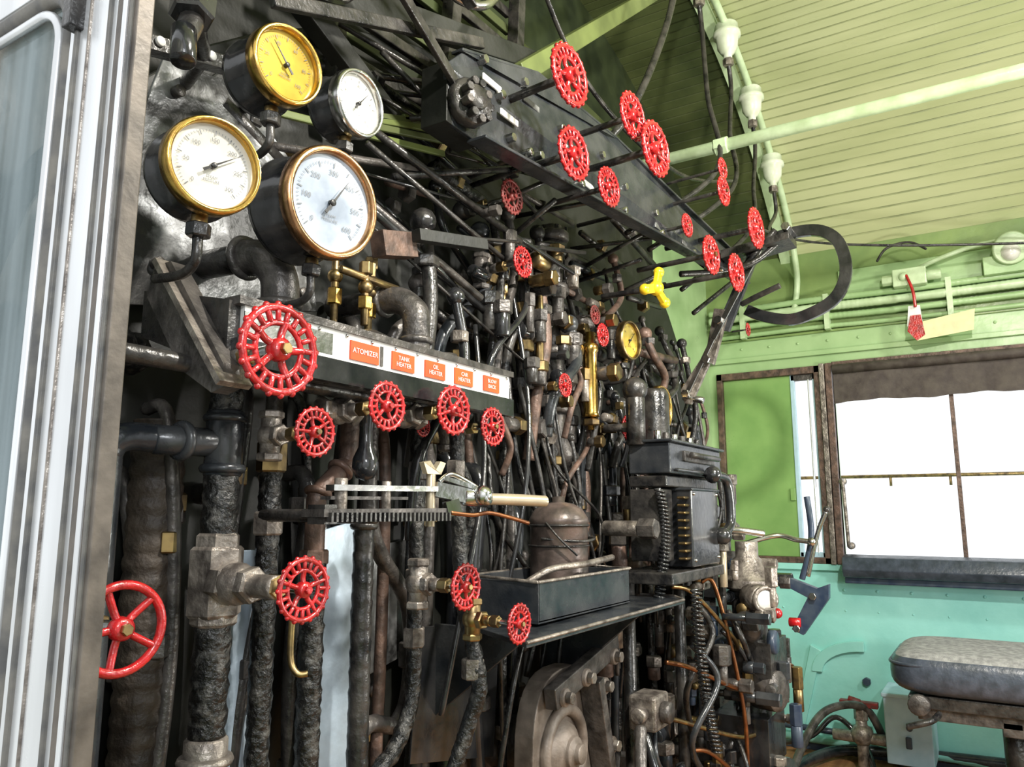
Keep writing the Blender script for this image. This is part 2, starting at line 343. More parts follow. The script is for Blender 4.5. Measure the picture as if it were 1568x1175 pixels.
b=B("conduit_junction_run")
fit=[(x,cz(x)-.05) for x in(2.15,2.45,2.74,3.02)]
for (x,z) in fit:
    b.lathe((x,.66,z+.03),(0,0,-1),[(0,0),(.034,0),(.038,.006),(.038,.03),(.046,.034),(.046,.048),(.037,.052),(.034,.09),(.022,.11),(.014,.115),(.014,.14),(0,.14)],PORC,20)
    b.hexn((x,.66,z-.1),(x,.66,z-.125),.018,LIRON)
b.tube([(1.9,.66,cz(1.9)-.03)]+[(x,.66,cz(x)-.03) for x in(2.15,2.45,2.74,3.02)]+[(3.25,.66,cz(3.25)-.03),(3.37,.66,2.05),(3.37,.68,1.9)],.013,PALEGREEN,10)
CJ=b.end()
b=B("hanging_cables")
for (x,z),e in zip(fit,[(2.05,.6,2.0),(2.2,.6,2.0),(2.45,.62,1.95),(2.55,.6,1.9)]):
    b.tube([(x,.66,z-.11),(x+.02,.66,z-.2),((x+e[0])/2+.03,.64,(z+e[2])/2-.08),e,(e[0]-.3,.75,e[2]-.25)],.0075,BLACK,8)
b.tube([(1.9,.6,2.7),(1.75,.62,2.3),(1.6,.66,2.0),(1.5,.72,1.85)],.009,BLACK,8)
b.tube([(1.3,.75,2.6),(1.25,.75,2.3),(1.5,.74,2.05),(2.0,.7,2.0),(2.6,.7,2.2)],.006,BLACK,8)
b.tube([(2.4,.6,1.95),(2.8,.5,2.0),(3.1,.2,2.02),(3.3,-.3,2.0)],.005,BLACK,8)
b.end(parent=CJ)
b=B("overhead_handrail_pipe"); b.cyl((2.11,.93,2.1),(2.11,-1.9,2.1),.018,PALEGREEN,seg=20); b.hexn((2.11,.62,2.1),(2.11,.58,2.1),.026,PALEGREEN); b.end()

b=B("wall_conduit")
for z,r,x in((1.93,.012,3.37),(1.895,.016,3.37),(1.855,.012,3.38),(1.815,.009,3.385)):
    b.tube([(x,1.05,z),(x,.6,z+.004),(x,.1,z-.003),(x,-1.8,z)],r,WALLG if r<.015 else PALEGREEN,10,step=.01,rib=.12,ribp=.018,straight=False)
for y in(.9,.55,.1,-.4): b.box((3.375,y,1.875),(.045,.02,.15),PALEGREEN)
b.tube([(3.36,.26,1.98),(3.34,.1,2.03),(3.35,-.05,2.06),(3.35,-.3,2.05)],.009,PALEGREEN)
b.end()
b=B("conduit_switch_box"); b.bx(3.32,3.39,.17,.29,1.93,2.0,PALEGREEN); b.ball((3.32,.25,1.965),.018,PALEGREEN); b.cyl((3.345,.17,1.965),(3.345,.12,1.965),.02,PALEGREEN); b.hexn((3.345,.29,1.965),(3.345,.33,1.965),.022,PALEGREEN)
b.tube([(3.31,.16,2.06),(3.31,.22,2.10),(3.31,.30,2.09),(3.31,.34,2.04)],.005,BLACK); b.tube([(3.31,.24,1.97),(3.29,.22,1.9),(3.29,.215,1.83)],.006,RED); b.end(.004)
b=B("wall_lamp"); b.bx(3.33,3.39,-.19,-.02,1.93,2.0,WALLG); b.lathe((3.32,-.11,2.02),(-.6,-.1,-.25),[(0,-.05),(.04,-.045),(.055,0),(.062,.02),(.058,.03),(.05,.03),(0,.015)],PALEGREEN,24); b.ball((3.31,-.11,2.0),.035,DIAL); b.end(.003)
b=B("brake_warning_tag"); b.prism([(3.30,.24,1.84),(3.30,.20,1.84),(3.30,.195,1.76),(3.30,.25,1.76)],(.002,0,0),WHITE); b.prism([(3.295,.235,1.80),(3.295,.2,1.80),(3.295,.19,1.72),(3.295,.22,1.70),(3.295,.25,1.74)],(.002,0,0),RED)
b.prism([(3.30,.22,1.77),(3.30,.02,1.80),(3.30,.03,1.72),(3.30,.22,1.70)],(.002,0,0),TAGY); b.tube([(3.31,.22,1.86),(3.30,.22,1.84)],.002,INK); b.end()

# ------------------------------------------------------------------ boiler backhead
b=B("boiler_backhead")
outl=[(.40,FZ),(.40,1.2)]+[(1.62-1.22*math.cos(math.radians(a)),1.2+.88*math.sin(math.radians(a))) for a in range(6,175,8)]+[(2.84,1.2),(2.84,FZ)]
b.prism([(x,.95,z) for x,z in outl],(0,.11,0),SOOT)
ins=[(1.62+(x-1.62)*.97,FZ+(z-FZ)*.985) for x,z in outl]; b.prism([(x,.935,z) for x,z in ins],(0,.016,0),SOOT)
for k in range(9):
    for j in range(7):
        x=.55+k*.25; z=.35+j*.2
        b.ball((x,.934,z),.013,IRON,.6,Y_)
BH=b.end(.003)
b=B("gauge_board"); b.prism([(.53,.885,1.30),(.50,.885,1.45),(.55,.885,1.64),(.66,.885,1.66),(.78,.885,1.58),(.84,.885,1.36)],(0,.006,0),JACK)
for x,z in((.56,1.36),(.57,1.6),(.76,1.56),(.8,1.38),(.68,1.63)): b.cyl((x,.885,z),(x,.872,z),.008,IRON); b.cyl((x,.89,z),(x,.94,z),.006,IRON)
b.prism([(.46,.80,1.60),(.68,.80,1.66),(.68,.80,1.64),(.46,.80,1.58)],(0,.02,0),BLACK)
for k in range(6): b.cyl((.49+k*.035,.80,1.60+k*.0095),(.49+k*.035,.795,1.60+k*.0095),.006,WHITE)
b.end(.001)
b=B("jacket_panel"); b.prism([(.775,.83,.45),(.93,.83,.45),(.91,.83,.80),(.90,.83,1.04),(.80,.83,1.02)],(0,.004,0),JACKB); b.prism([(.90,.92,.98),(1.12,.92,1.0),(1.12,.92,.80),(1.02,.92,.78)],(0,.005,0),JACK)
b.prism([(.64,.84,.45),(.74,.84,.45),(.74,.84,1.0),(.68,.84,1.0)],(0,.004,0),JACKB); b.end(.001,BH)
b=B("roof_ventilator_slats")
for k in range(11):
    z=1.78+k*.045; b.bar((.80,.90,z),(1.42,.90,z+.04),.012,.022,BLACK if k%2 else CEILD)
b.bar((.86,.88,1.70),(.80,.88,2.3),.03,.03,BLACK,Y_); b.bar((1.12,.87,1.74),(1.2,.87,2.4),.03,.03,BLACK,Y_); b.bar((1.4,.88,1.8),(1.45,.88,2.5),.03,.03,BLACK,Y_)
b.bar((.66,.80,1.80),(1.35,.78,2.02),.02,.045,SOOT); b.bar((.60,.74,1.70),(1.05,.72,1.88),.012,.02,BLACK); b.bar((.74,.70,1.86),(.98,.72,1.76),.01,.02,BLACK)
b.bar((.62,.86,1.9),(1.0,.86,1.72),.03,.04,SOOT)
for k in range(5): b.bar((.70+k*.07,.84,1.62+k*.03),(1.1+k*.08,.84,1.72+k*.05),.008,.012,CEILD if k%2 else OLIVE)
b.prism([(.80,.66,1.93),(.93,.66,1.90),(.95,.66,1.87),(.84,.66,1.90)],(0,.02,0),JACK)
b.end(.002)
b=B("overhead_casting"); b.tube([(.43,.68,1.72),(.43,.66,1.60),(.425,.64,1.54),(.41,.63,1.50)],.012,BLACK,12); b.hexn((.425,.64,1.56),(.42,.635,1.53),.022,GLOSS); b.ball((.44,.68,1.62),.03,BLACK); b.cyl((.41,.63,1.51),(.405,.62,1.47),.012,GLOSS)
b.tube([(.44,.68,1.62),(.5,.74,1.60),(.56,.82,1.62),(.6,.94,1.62)],.009,BLACK); b.end()

# ------------------------------------------------------------------ gauges
gauge("pressure_gauge",(.56,.66,1.56),.094,BRASS,DIALY,(-.12,-1,-.05),.06,("0","20","40","60","80","100"),needle=2.3)
gauge("pressure_gauge",(.72,.70,1.60),.093,STEEL,DIAL,(.02,-1,-.05),.05,("0","40","80","120","160"),needle=.9)
gauge("pressure_gauge",(.444,.62,1.38),.096,BRASS,DIAL,(-.22,-1,-.08),.05,("0","50","100","150","200","250","300"),needle=.6,ink=GINK)
gauge("pressure_gauge",(.64,.66,1.42),.138,COPPER,DIALB,(-.10,-1,-.08),.075,("0","100","200","300","400","500","600"),needle=1.0,big=1.1,ink=GINK)
gauge("pressure_gauge",(1.75,.75,1.47),.10,OBRASS,DIALY,(-.1,-1,0),.04,("0","50","100","150"))
gauge("pressure_gauge",(2.03,.78,1.335),.125,BRASS,DIAL,(-.05,-1,0),.05,("0","50","100","150"))

# ------------------------------------------------------------------ steam manifold cover with labels
b=B("steam_manifold_cover")
x0,x1=.515,1.065
b.prism([(x0,.675,1.205),(x0,.70,1.205),(x0,.83,1.25),(x0,.83,1.305),(x0,.70,1.278),(x0,.675,1.272)],(x1-x0,0,0),BLACK)
b.bx(.53,1.06,.668,.676,1.232,1.268,WHITE); b.bx(.52,1.068,.664,.676,1.203,1.231,GLOSS); b.bx(.52,1.068,.664,.69,1.268,1.277,IRON)
b.bx(.53,.66,.6675,.669,1.236,1.262,STEEL); b.bx(.745,.75,.6665,.669,1.236,1.262,IRON)
for k in range(12): b.ball((.545+k*.046,.667,1.264),.0022,STEEL); 
for x,w,t in((.715,.052,"ATOMIZER"),(.79,.046,"TANK\nHEATER"),(.86,.046,"OIL\nHEATER"),(.93,.046,"CAR\nHEATER"),(1.005,.044,"BLOW\nBACK")):
    b.bx(x-w/2,x+w/2,.6655,.669,1.236,1.260,ORANGE); b.text(t,.0095 if t=="ATOMIZER" else .0085,(x,.6648,1.248),X_,Z_,WHITE)
b.prism([(.50,.655,1.175),(.50,.675,1.17),(.50,.73,1.20),(.50,.80,1.29),(.50,.79,1.325),(.50,.76,1.325),(.50,.66,1.20)],(.02,0,0),IRON)
b.prism([(.49,.655,1.175),(.53,.655,1.175),(.53,.78,1.325),(.49,.78,1.325)],(0,-.006,.004),LIRON)
b.cyl((.36,.72,1.205),(1.02,.72,1.205),.010,BLACK)
b.end(.0015)
b=B("elbow_fitting")
b.tube([(.655,.76,1.28),(.655,.76,1.335),(.652,.77,1.36),(.645,.79,1.375),(.638,.82,1.378)],.024,IRON,18); b.torus((.655,.76,1.31),Z_,.024,.006,IRON); b.torus((.639,.81,1.377),Y_,.024,.006,IRON); b.cyl((.638,.82,1.378),(.63,.9,1.378),.019,BLACK); b.end()
b=B("elbow_fitting"); b.tube([(.93,.76,1.28),(.93,.76,1.35),(.928,.77,1.37),(.92,.79,1.383),(.915,.82,1.385)],.022,IRON,18); b.torus((.93,.76,1.315),Z_,.022,.006,IRON); b.torus((.916,.815,1.385),Y_,.022,.006,IRON); b.cyl((.915,.82,1.385),(.9,.92,1.385),.018,BLACK); b.end()
b=B("pipe_cap"); b.lathe((.80,.74,1.275),Z_,[(.034,0),(.034,.012),(.028,.02),(.012,.028),(0,.028)],BLACK,20); b.lathe((1.0,.76,1.275),Z_,[(.03,0),(.03,.012),(.024,.03),(0,.034)],BLACK,20); b.end()
b=B("brass_cock_cluster")
for x,y,z,h in((.855,.80,1.33,.10),(.885,.82,1.32,.12),(.83,.84,1.33,.13),(.91,.84,1.36,.1)):
    b.cyl((x,y,z),(x,y,z+h),.006,OBRASS); b.hexn((x,y,z+h*.25),(x,y,z+h*.45),.012,BRASS); b.ball((x,y,z+h*.6),.012,OBRASS); b.hexn((x,y,z+h*.8),(x,y,z+h),.011,OBRASS)
b.cyl((.80,.80,1.405),(.93,.80,1.405),.006,OBRASS); b.prism([(.88,.79,1.49),(.96,.79,1.51),(.97,.79,1.47),(.89,.79,1.45)],(0,.03,0),RUST); b.bar((.95,.78,1.50),(1.12,.76,1.53),.02,.02,SOOT); b.end(.001)

# ------------------------------------------------------------------ hand-wheel valves
W="handwheel_valve"
valve(W,(.52,.60,1.21),.096,.06,body=IRON,bs=.9)
valve(W,(.63,.66,1.14),.058,.045,body=LIRON,run=Z_,bs=.8)
valve(W,(.73,.64,1.18),.063,.05,body=LIRON,run=X_,bs=.9)
valve(W,(.87,.64,1.19),.070,.05,body=LIRON,run=X_,bs=1)
valve(W,(1.00,.66,1.18),.060,.05,body=LIRON,run=Z_,bs=.9)
valve(W,(.585,.62,.97),.068,.06,body=LIRON,bs=1.2)
valve(W,(.96,.68,.94),.068,.05,body=LIRON,run=Z_,bs=1)
valve(W,(.98,.60,.891),.057,.05,body=OBRASS,run=Z_,bs=.8)
valve(W,(.388,.62,.955),.078,.05,kind='open',body=OBRASS,run=Z_,bs=.9)
valve(W,(.94,.75,1.18),.032,.03,body=None)
valve(W,(1.20,.75,1.65),.070,.08,m=DRED,body=BLACK)
valve(W,(1.24,.75,1.53),.062,.06,m=RED,body=IRON,run=Z_)
S="extension_rod_handwheel"
for x,y,z,D in((1.12,.58,1.81,.113),(1.21,.62,1.71,.103),(1.32,.60,1.68,.080),(1.33,.55,1.82,.098),(1.37,.52,1.76,.113),(1.78,.6,1.75,.06),(1.83,.52,1.90,.055),(1.83,.52,1.84,.075),(1.97,.48,1.78,.108),(1.77,.54,1.66,.095),(1.91,.52,1.65,.098)):
    valve(S,(x,y,z),D,.74-y,d=(-.1,-1,0),body=None,extra=1)
valve(W,(1.41,.75,1.31),.05,.04,body=IRON)
valve(W,(1.58,.76,1.50),.045,.04,m=DRED,body=None); valve(W,(1.62,.76,1.46),.055,.04,body=OBRASS)
valve(W,(1.73,.75,1.25),.062,.05,body=OBRASS,run=Z_); valve(W,(2.30,.60,1.59),.04,.05,body=None)
b=B("yellow_cock_handle"); c=V((1.66,.64,1.565))
for a in(75,195,315):
    q=V((math.cos(math.radians(a)),-.3*math.cos(math.radians(a)),math.sin(math.radians(a)))); b.bar(c,c+q*.045,.022,.012,YEL,Y_); b.ball(c+q*.042,.013,YEL)
b.ball(c,.018,YEL); b.cyl(c,c+V((0,.14,0)),.007,BLACK); b.end(.002)

# ------------------------------------------------------------------ extension-rod support plate
b=B("valve_rod_support_plate")
pl=[(.95,.725,1.79),(.99,.72,1.83),(1.22,.71,1.90),(1.55,.69,1.90),(1.80,.66,1.855),(2.28,.61,1.80),(2.28,.61,1.735),(1.9,.65,1.72),(1.5,.69,1.71),(1.07,.72,1.685),(.97,.725,1.69)]
b.prism(pl,(0,.008,0),PLATE)
b.prism([(1.02,.69,1.685),(2.28,.58,1.73),(2.28,.62,1.735),(1.02,.73,1.685)],(0,0,-.006),PLATE)
b.prism([(.985,.715,1.83),(1.22,.70,1.902),(1.55,.68,1.902),(2.28,.60,1.803),(2.28,.63,1.803),(1.55,.71,1.902),(1.22,.73,1.902),(.985,.74,1.83)],(0,0,.006),PLATE)
for x,y,z in((1.12,.705,1.765),(1.25,.7,1.70),(1.07,.71,1.81),(1.33,.695,1.79),(1.16,.708,1.70),(1.42,.69,1.74),(1.6,.675,1.76),(1.75,.66,1.745),(1.9,.645,1.745),(1.5,.685,1.80),(2.05,.63,1.76),(1.2,.705,1.83)):
    b.box((x,y+.001,z),(.06,.004,.013),WHITE if rnd.random()<.7 else JACK); b.hexn((x-.03,y-.008,z+.03),(x-.03,y+.012,z+.03),.009,STEEL)
for k in range(7): b.cyl((1.0+.18*k,.735-.018*k,1.72),(1.0+.18*k,.71-.018*k,1.72),.008,STEEL)
b.cyl((1.0,.72,1.735),(.99,.695,1.735),.042,BLACK); b.cyl((.99,.70,1.735),(.985,.68,1.735),.022,BLACK)
for a in range(0,360,40): b.hexn((1.0+.032*math.cos(math.radians(a)),.70,1.735+.032*math.sin(math.radians(a))),(.995+.032*math.cos(math.radians(a)),.682,1.735+.032*math.sin(math.radians(a))),.008,IRON if a%80 else BLACK)
b.bx(.955,1.06,.725,.78,1.69,1.80,SOOT)
for x in(1.1,1.6,2.1): b.prism([(x,.72,1.8),(x+.03,.72,1.8),(x+.03,1.0,1.98),(x,1.0,1.98)],(0,0,.012),BLACK)
b.end(.0015)
b=B("valve_extension_rods")
for x,z in((1.12,1.81),(1.21,1.71),(1.32,1.68),(1.33,1.82),(1.37,1.76),(1.5,1.74),(1.78,1.75),(1.83,1.84),(1.9,1.78),(1.77,1.68),(1.86,1.66),(1.05,1.75)):
    b.tube([(x,.72,z),(x-.03+rnd.uniform(-.1,.1),.93,z+rnd.uniform(-.12,.02))],.006,BLACK,8)
for k in range(18):
    x=rnd.uniform(.7,1.1); z=rnd.uniform(1.5,1.85); b.tube([(x,rnd.uniform(.78,.9),z),(x+rnd.uniform(.25,.6),rnd.uniform(.75,.85),z+rnd.uniform(-.18,.12))],rnd.choice((.003,.005,.007)),rnd.choice((BLACK,BLACK,IRON,GLOSS)),8)
b.end(parent=BH)

# ------------------------------------------------------------------ throttle
b=B("throttle_lever"); xq=2.2
q=[(.60,1.79),(.52,1.815),(.444,1.83),(.37,1.825),(.322,1.79),(.303,1.73),(.308,1.67),(.34,1.62),(.40,1.59),(.46,1.58),(.53,1.60),(.575,1.625)]
n=len(q); P=[V((xq,y,z)) for y,z in q]
dense=[]
for i in range(n-1):
    a=P[max(i-1,0)];b0=P[i];c0=P[i+1];d0=P[min(i+2,n-1)]
    for k in range(5):
        t=k/5; dense.append(.5*((2*b0)+(c0-a)*t+(2*a-5*b0+4*c0-d0)*t*t+(3*b0-a-3*c0+d0)*t**3))
dense.append(P[-1])
vs=[]
for i,p in enumerate(dense):
    t=(dense[min(i+1,len(dense)-1)]-dense[max(i-1,0)]).normalized(); nn_=t.cross(X_)
    for a,c in((-.008,-.016),(.008,-.016),(.008,.016),(-.008,.016)): vs.append(p+X_*a+nn_*c)
b.add(vs,[[4*i+j,4*i+(j+1)%4,4*i+4+(j+1)%4,4*i+4+j] for i in range(len(dense)-1) for j in range(4)],GLOSS,False)
b.prism([(2.18,.505,1.82),(2.18,.545,1.80),(2.18,.66,1.57),(2.18,.62,1.56)],(-.014,0,0),PLATE)
b.prism([(2.17,.615,1.62),(2.17,.655,1.63),(2.17,.69,1.48),(2.17,.665,1.465)],(-.02,0,0),LIRON)
b.prism([(2.165,.655,1.51),(2.165,.69,1.50),(2.165,.765,1.40),(2.165,.755,1.36),(2.165,.735,1.355)],(-.014,0,0),LIRON)
b.bar((2.148,.505,1.80),(2.148,.66,1.54),.006,.016,STEEL); b.bar((2.146,.66,1.54),(2.146,.745,1.385),.006,.014,STEEL)
b.cyl((2.16,.76,1.38),(2.16,.70,1.365),.010,STEEL)
for y,z in((.64,1.59),(.68,1.48),(.745,1.385),(.53,1.79),(.44,1.83)): b.hexn((2.19,y,z),(2.13,y,z),.013,STEEL)
b.prism([(2.12,.43,1.81),(2.12,.62,1.79),(2.12,.62,1.765),(2.12,.43,1.79)],(.1,0,0),BLACK)
b.cyl((2.15,.47,1.83),(2.15,.60,1.70),.010,BLACK); b.tube([(2.16,.44,1.82),(2.14,.52,1.75),(2.1,.60,1.72),(2.0,.70,1.70)],.009,BLACK)
b.tube([(2.15,.575,1.63),(2.13,.53,1.64),(2.12,.46,1.66)],.008,BLACK)
b.end(.0015)

# ------------------------------------------------------------------ main pipes
def lag(b,pts,r,m=None,jit=.07): b.tube(pts,r*.94,m or LAG,16,step=.006,jit=jit,spiral=.13,ribp=.026)
def lagged(name,pts,r,m=None,jit=.07): b=B(name); lag(b,pts,r,m,jit); return b
b=lagged("lagged_steam_pipe",[(.60,.78,FZ),(.60,.78,.76)],.0205)
lag(b,[(.60,.78,.98),(.60,.78,1.10)],.0205)
b.hexn((.60,.78,.93),(.60,.78,1.01),.031,LIRON); b.hexn((.60,.78,1.0),(.60,.78,1.025),.026,LIRON); b.hexn((.60,.78,.92),(.60,.78,.945),.026,LIRON)
lag(b,[(.60,.78,.80),(.60,.78,.925)],.0205)
b.cyl((.60,.78,.74),(.60,.78,.80),.024,LIRON); b.torus((.60,.78,.775),Z_,.025,.006,LIRON)
b.cyl((.60,.78,1.09),(.60,.78,1.17),.022,PLATE); b.torus((.60,.78,1.10),Z_,.021,.006,PLATE); b.torus((.60,.78,1.16),Z_,.021,.005,PLATE)
b.cyl((.60,.78,1.13),(.52,.80,1.13),.017,PLATE); b.torus((.55,.79,1.13),X_,.018,.006,PLATE); lag(b,[(.60,.78,1.16),(.60,.78,1.24)],.019)
b.tube([(.53,.80,1.13),(.49,.805,1.13),(.475,.81,1.11),(.475,.81,1.05),(.475,.81,FZ)],.016,PLATE,14)
b.tube([(.60,.78,.97),(.59,.72,.97),(.586,.66,.97)],.013,LIRON); b.hexn((.595,.765,.97),(.59,.735,.97),.024,LIRON)
b.end()
b=B("ribbed_brown_pipe"); b.tube([(.575,.87,FZ),(.575,.87,1.16)],.029,LAGB,18,step=.005,rib=.10,ribp=.022,jit=.01); b.end()
b=B("lagged_steam_pipe"); lag(b,[(.43,.82,1.235),(.50,.84,1.235),(.53,.87,1.235),(.535,.93,1.235)],.022); b.end()
b=lagged("lagged_steam_pipe",[(.69,.80,FZ),(.69,.80,1.13)],.0145); b.hexn((.69,.8,1.02),(.69,.8,1.05),.02,LIRON); b.hexn((.69,.8,1.1),(.69,.8,1.14),.019,OBRASS); b.cyl((.69,.8,1.14),(.69,.8,1.24),.011,IRON)
b.tube([(.69,.8,1.12),(.67,.77,1.14),(.64,.73,1.14)],.01,OBRASS); b.end()
b=lagged("lagged_steam_pipe",[(.755,.78,FZ),(.752,.78,.99)],.016); b.tube([(.752,.78,.99),(.752,.78,1.05),(.757,.78,1.075),(.80,.78,1.11),(.81,.78,1.13),(.81,.78,1.22)],.0135,RUST,14)
b.hexn((.752,.78,.98),(.752,.78,1.0),.019,RUST); b.torus((.755,.78,1.075),(.4,0,1),.0145,.005,RUST); b.torus((.795,.78,1.107),(1,0,1),.0145,.005,RUST); b.end()
b=lagged("lagged_steam_pipe",[(.825,.76,FZ),(.825,.76,1.04)],.0145,BLACK,.02); b.torus((.825,.76,1.03),Z_,.014,.006,BLACK); b.end()
b=lagged("lagged_steam_pipe",[(.99,.80,1.20),(.99,.80,.86),(.985,.80,.76),(.95,.80,.70),(.90,.80,.66),(.82,.80,.5),(.8,.8,FZ)],.0125); b.hexn((.99,.8,.84),(.99,.8,.87),.018,LIRON); b.hexn((.99,.8,.93),(.99,.8,.96),.017,LIRON); b.hexn((.99,.8,1.10),(.99,.8,1.13),.017,IRON); b.end()
b=lagged("lagged_steam_pipe",[(1.0,.73,1.20),(1.005,.72,.94),(1.01,.69,.80),(1.0,.70,.74),(.97,.72,.64),(.93,.74,.5),(.92,.74,FZ)],.012); b.hexn((1.008,.70,.80),(1.008,.70,.83),.017,LIRON); b.hexn((1.006,.71,.90),(1.006,.71,.93),.017,OBRASS); b.hexn((1.0,.73,1.1),(1.0,.73,1.13),.016,LIRON); b.end()
b=B("steam_drain_pipe"); b.tube([(.92,.84,1.2),(.93,.84,1.02),(1.02,.84,.9),(1.03,.84,.78),(1.0,.84,.72),(.9,.84,.68),(.88,.84,FZ)],.013,IRON,14,step=.012,jit=.02); b.hexn((1.03,.84,.8),(1.03,.84,.84),.019,IRON); b.end()
b=B("main_riser_pipe"); b.cyl((1.54,.85,1.26),(1.54,.85,1.72),.025,IRON,seg=20)
for z in(1.27,1.40,1.55,1.68): b.cyl((1.54,.85,z),(1.54,.85,z+.025),.04,IRON,seg=20); [b.hexn((1.54+.031*math.cos(k),.85+.031*math.sin(k),z+.02),(1.54+.031*math.cos(k),.85+.031*math.sin(k),z+.035),.006,STEEL) for k in range(6)]
b.tube([(1.54,.85,1.27),(1.54,.85,1.22),(1.56,.84,1.18),(1.60,.84,1.16)],.028,IRON,16); b.end()
b=B("brass_oil_reservoir"); b.lathe((1.60,.785,1.265),Z_,[(0,-.03),(.008,-.03),(.008,0),(.020,0),(.017,.01),(.016,.15),(.020,.155),(.020,.17),(.01,.175),(.01,.2),(0,.2)],BRASS,20); b.hexn((1.60,.785,1.245),(1.60,.785,1.26),.02,OBRASS); b.end()
b=B("gauge_glass_column")
for x in(1.36,1.42): 
    b.cyl((x,.82,1.25),(x,.82,1.62),.012,BLACK)
    for z in(1.3,1.38,1.46,1.54,1.6): b.hexn((x,.82,z),(x,.82,z+.025),.021,rnd.choice((IRON,LIRON,OBRASS,BLACK)))
b.cyl((1.39,.8,1.3),(1.39,.8,1.55),.009,OBRASS); b.end()

# ------------------------------------------------------------------ filler pipework on backhead
b=B("boiler_pipework")
MP=[BLACK,BLACK,GLOSS,LAG,IRON,BLACK,PLATE,RUST]
for k in range(56):
    x=.42+k*.043+rnd.uniform(-.015,.015); y=rnd.uniform(.84,.92); r=rnd.uniform(.007,.016); z1=rnd.uniform(.9,1.35); m=rnd.choice(MP)
    dx=rnd.uniform(-.08,.08)
    b.tube([(x,y,FZ),(x+dx*.3,y,z1*.4),(x+dx,y,z1*.75),(x+dx*.6,y,z1),(x+dx*.6,y+.05,z1+.03)],r,m,9)
    for j in range(3):
        z=rnd.uniform(.3,z1); t=z/z1; b.hexn((x+dx*t*.9,y,z),(x+dx*t*.9,y,z+.025),r*1.5,rnd.choice((IRON,BLACK,LIRON,OBRASS)))
for k in range(64):
    x=rnd.uniform(1.0,2.6); z=rnd.uniform(1.15,1.72); y=rnd.uniform(.8,.92); r=rnd.uniform(.005,.014); m=rnd.choice(MP)
    h=rnd.uniform(.1,.3); w=rnd.uniform(-.15,.15)
    b.tube([(x,y,z),(x,y-.02,z-h*.5),(x+w,y-.02,z-h),(x+w,y,z-h*1.5)],r,m,8)
    b.hexn((x,y-.01,z-h*.3),(x,y-.01,z-h*.3+.02),r*1.7,rnd.choice((IRON,LIRON,OBRASS,BLACK)))
    b.ball((x,y,z),r*1.8,m)
for k in range(34):
    x=rnd.uniform(.6,2.5); z=rnd.uniform(1.3,1.85); y=rnd.uniform(.82,.93); L=rnd.uniform(.1,.35)
    b.tube([(x,y,z),(x+L,y,z+rnd.uniform(-.05,.05))],rnd.uniform(.006,.015),rnd.choice(MP),9); b.hexn((x+L*.4,y,z),(x+L*.4+.02,y,z),.018,rnd.choice((IRON,BLACK,OBRASS)))
for k in range(120):
    x=rnd.uniform(1.6,2.75); z=rnd.uniform(.2,1.1); y=rnd.uniform(.74,.92); c=V((x,y,z)); e=rnd.choice((X_,Z_,Z_,-Y_)); L=rnd.uniform(.03,.12); m=rnd.choice((BLACK,BLACK,IRON,GLOSS,LIRON,LIRON,OBRASS,PLATE,RUST)); r=rnd.uniform(.01,.022)
    b.cyl(c,c+e*L,r,m); b.hexn(c+e*L*.8,c+e*(L+.02),r*1.35,rnd.choice((m,IRON,LIRON)))
for k in range(60):
    x=rnd.uniform(1.15,1.75); z=rnd.uniform(1.2,1.62); y=rnd.uniform(.78,.86); c=V((x,y,z)); e=rnd.choice((X_,Z_,Z_,-Y_)); L=rnd.uniform(.02,.07); m=rnd.choice((BLACK,IRON,GLOSS,LIRON,OBRASS,IRON)); r=rnd.uniform(.008,.017)
    b.cyl(c,c+e*L,r,m); b.hexn(c+e*L*.8,c+e*(L+.015),r*1.35,rnd.choice((m,IRON,OBRASS)))
b.end(parent=BH)
b=B("lubricator_cables")
for k in range(38):
    x=rnd.uniform(1.2,2.4); z0=rnd.uniform(1.2,1.6); z1=rnd.uniform(.55,.95); x1=x+rnd.uniform(-.15,.25); y=rnd.uniform(.76,.88)
    b.tube([(x,y+.05,z0),(x+rnd.uniform(-.05,.05),y,z0*.6+z1*.4),(x1,y-.02,z0*.3+z1*.7),(x1+rnd.uniform(-.05,.05),y,z1)],rnd.uniform(.003,.006),rnd.choice((GLOSS,BLACK,BLACK,IRON)),7)
b.end(parent=BH)

# ------------------------------------------------------------------ lever on notched bar
b=B("notched_quadrant_lever")
b.bar((.66,.69,1.048),(.865,.66,1.050),.045,.009,IRON)
for k in range(28): b.box((.665+k*.0071,.666-k*.00105,1.043),(.0035,.008,.011),BLACK)
b.bar((.672,.675,1.078),(.85,.652,1.080),.016,.007,STEEL); b.bar((.675,.685,1.066),(.80,.67,1.067),.02,.004,IRON)
b.cyl((.69,.675,1.045),(.69,.675,1.09),.008,LIRON); b.bx(.662,.682,.672,.70,1.035,1.058,BLACK); b.cyl((.76,.664,1.05),(.76,.664,1.088),.006,LIRON)
b.bar((.845,.653,1.080),(.895,.628,1.070),.016,.02,STEEL); b.bar((.865,.64,1.065),(.87,.637,1.045),.014,.02,STEEL)
b.bar((.855,.645,1.095),(.90,.622,1.082),.010,.006,STEEL); b.tube([(.85,.648,1.09),(.865,.64,1.10),(.885,.63,1.092),(.905,.62,1.08)],.004,STEEL)
b.cyl((.885,.633,1.070),(.918,.615,1.067),.012,STEEL); b.ball((.902,.612,1.072),.014,STEEL); b.cyl((.902,.62,1.068),(.902,.60,1.068),.009,STEEL)
b.tube([(.912,.616,1.067),(.94,.605,1.067),(.985,.588,1.066),(1.008,.578,1.065),(1.014,.576,1.065)],.0085,HANDLE,14)
b.tube([(.86,.635,1.048),(.89,.62,1.045),(.915,.61,1.048),(.95,.60,1.042),(.99,.59,1.033)],.003,DCOPPER)
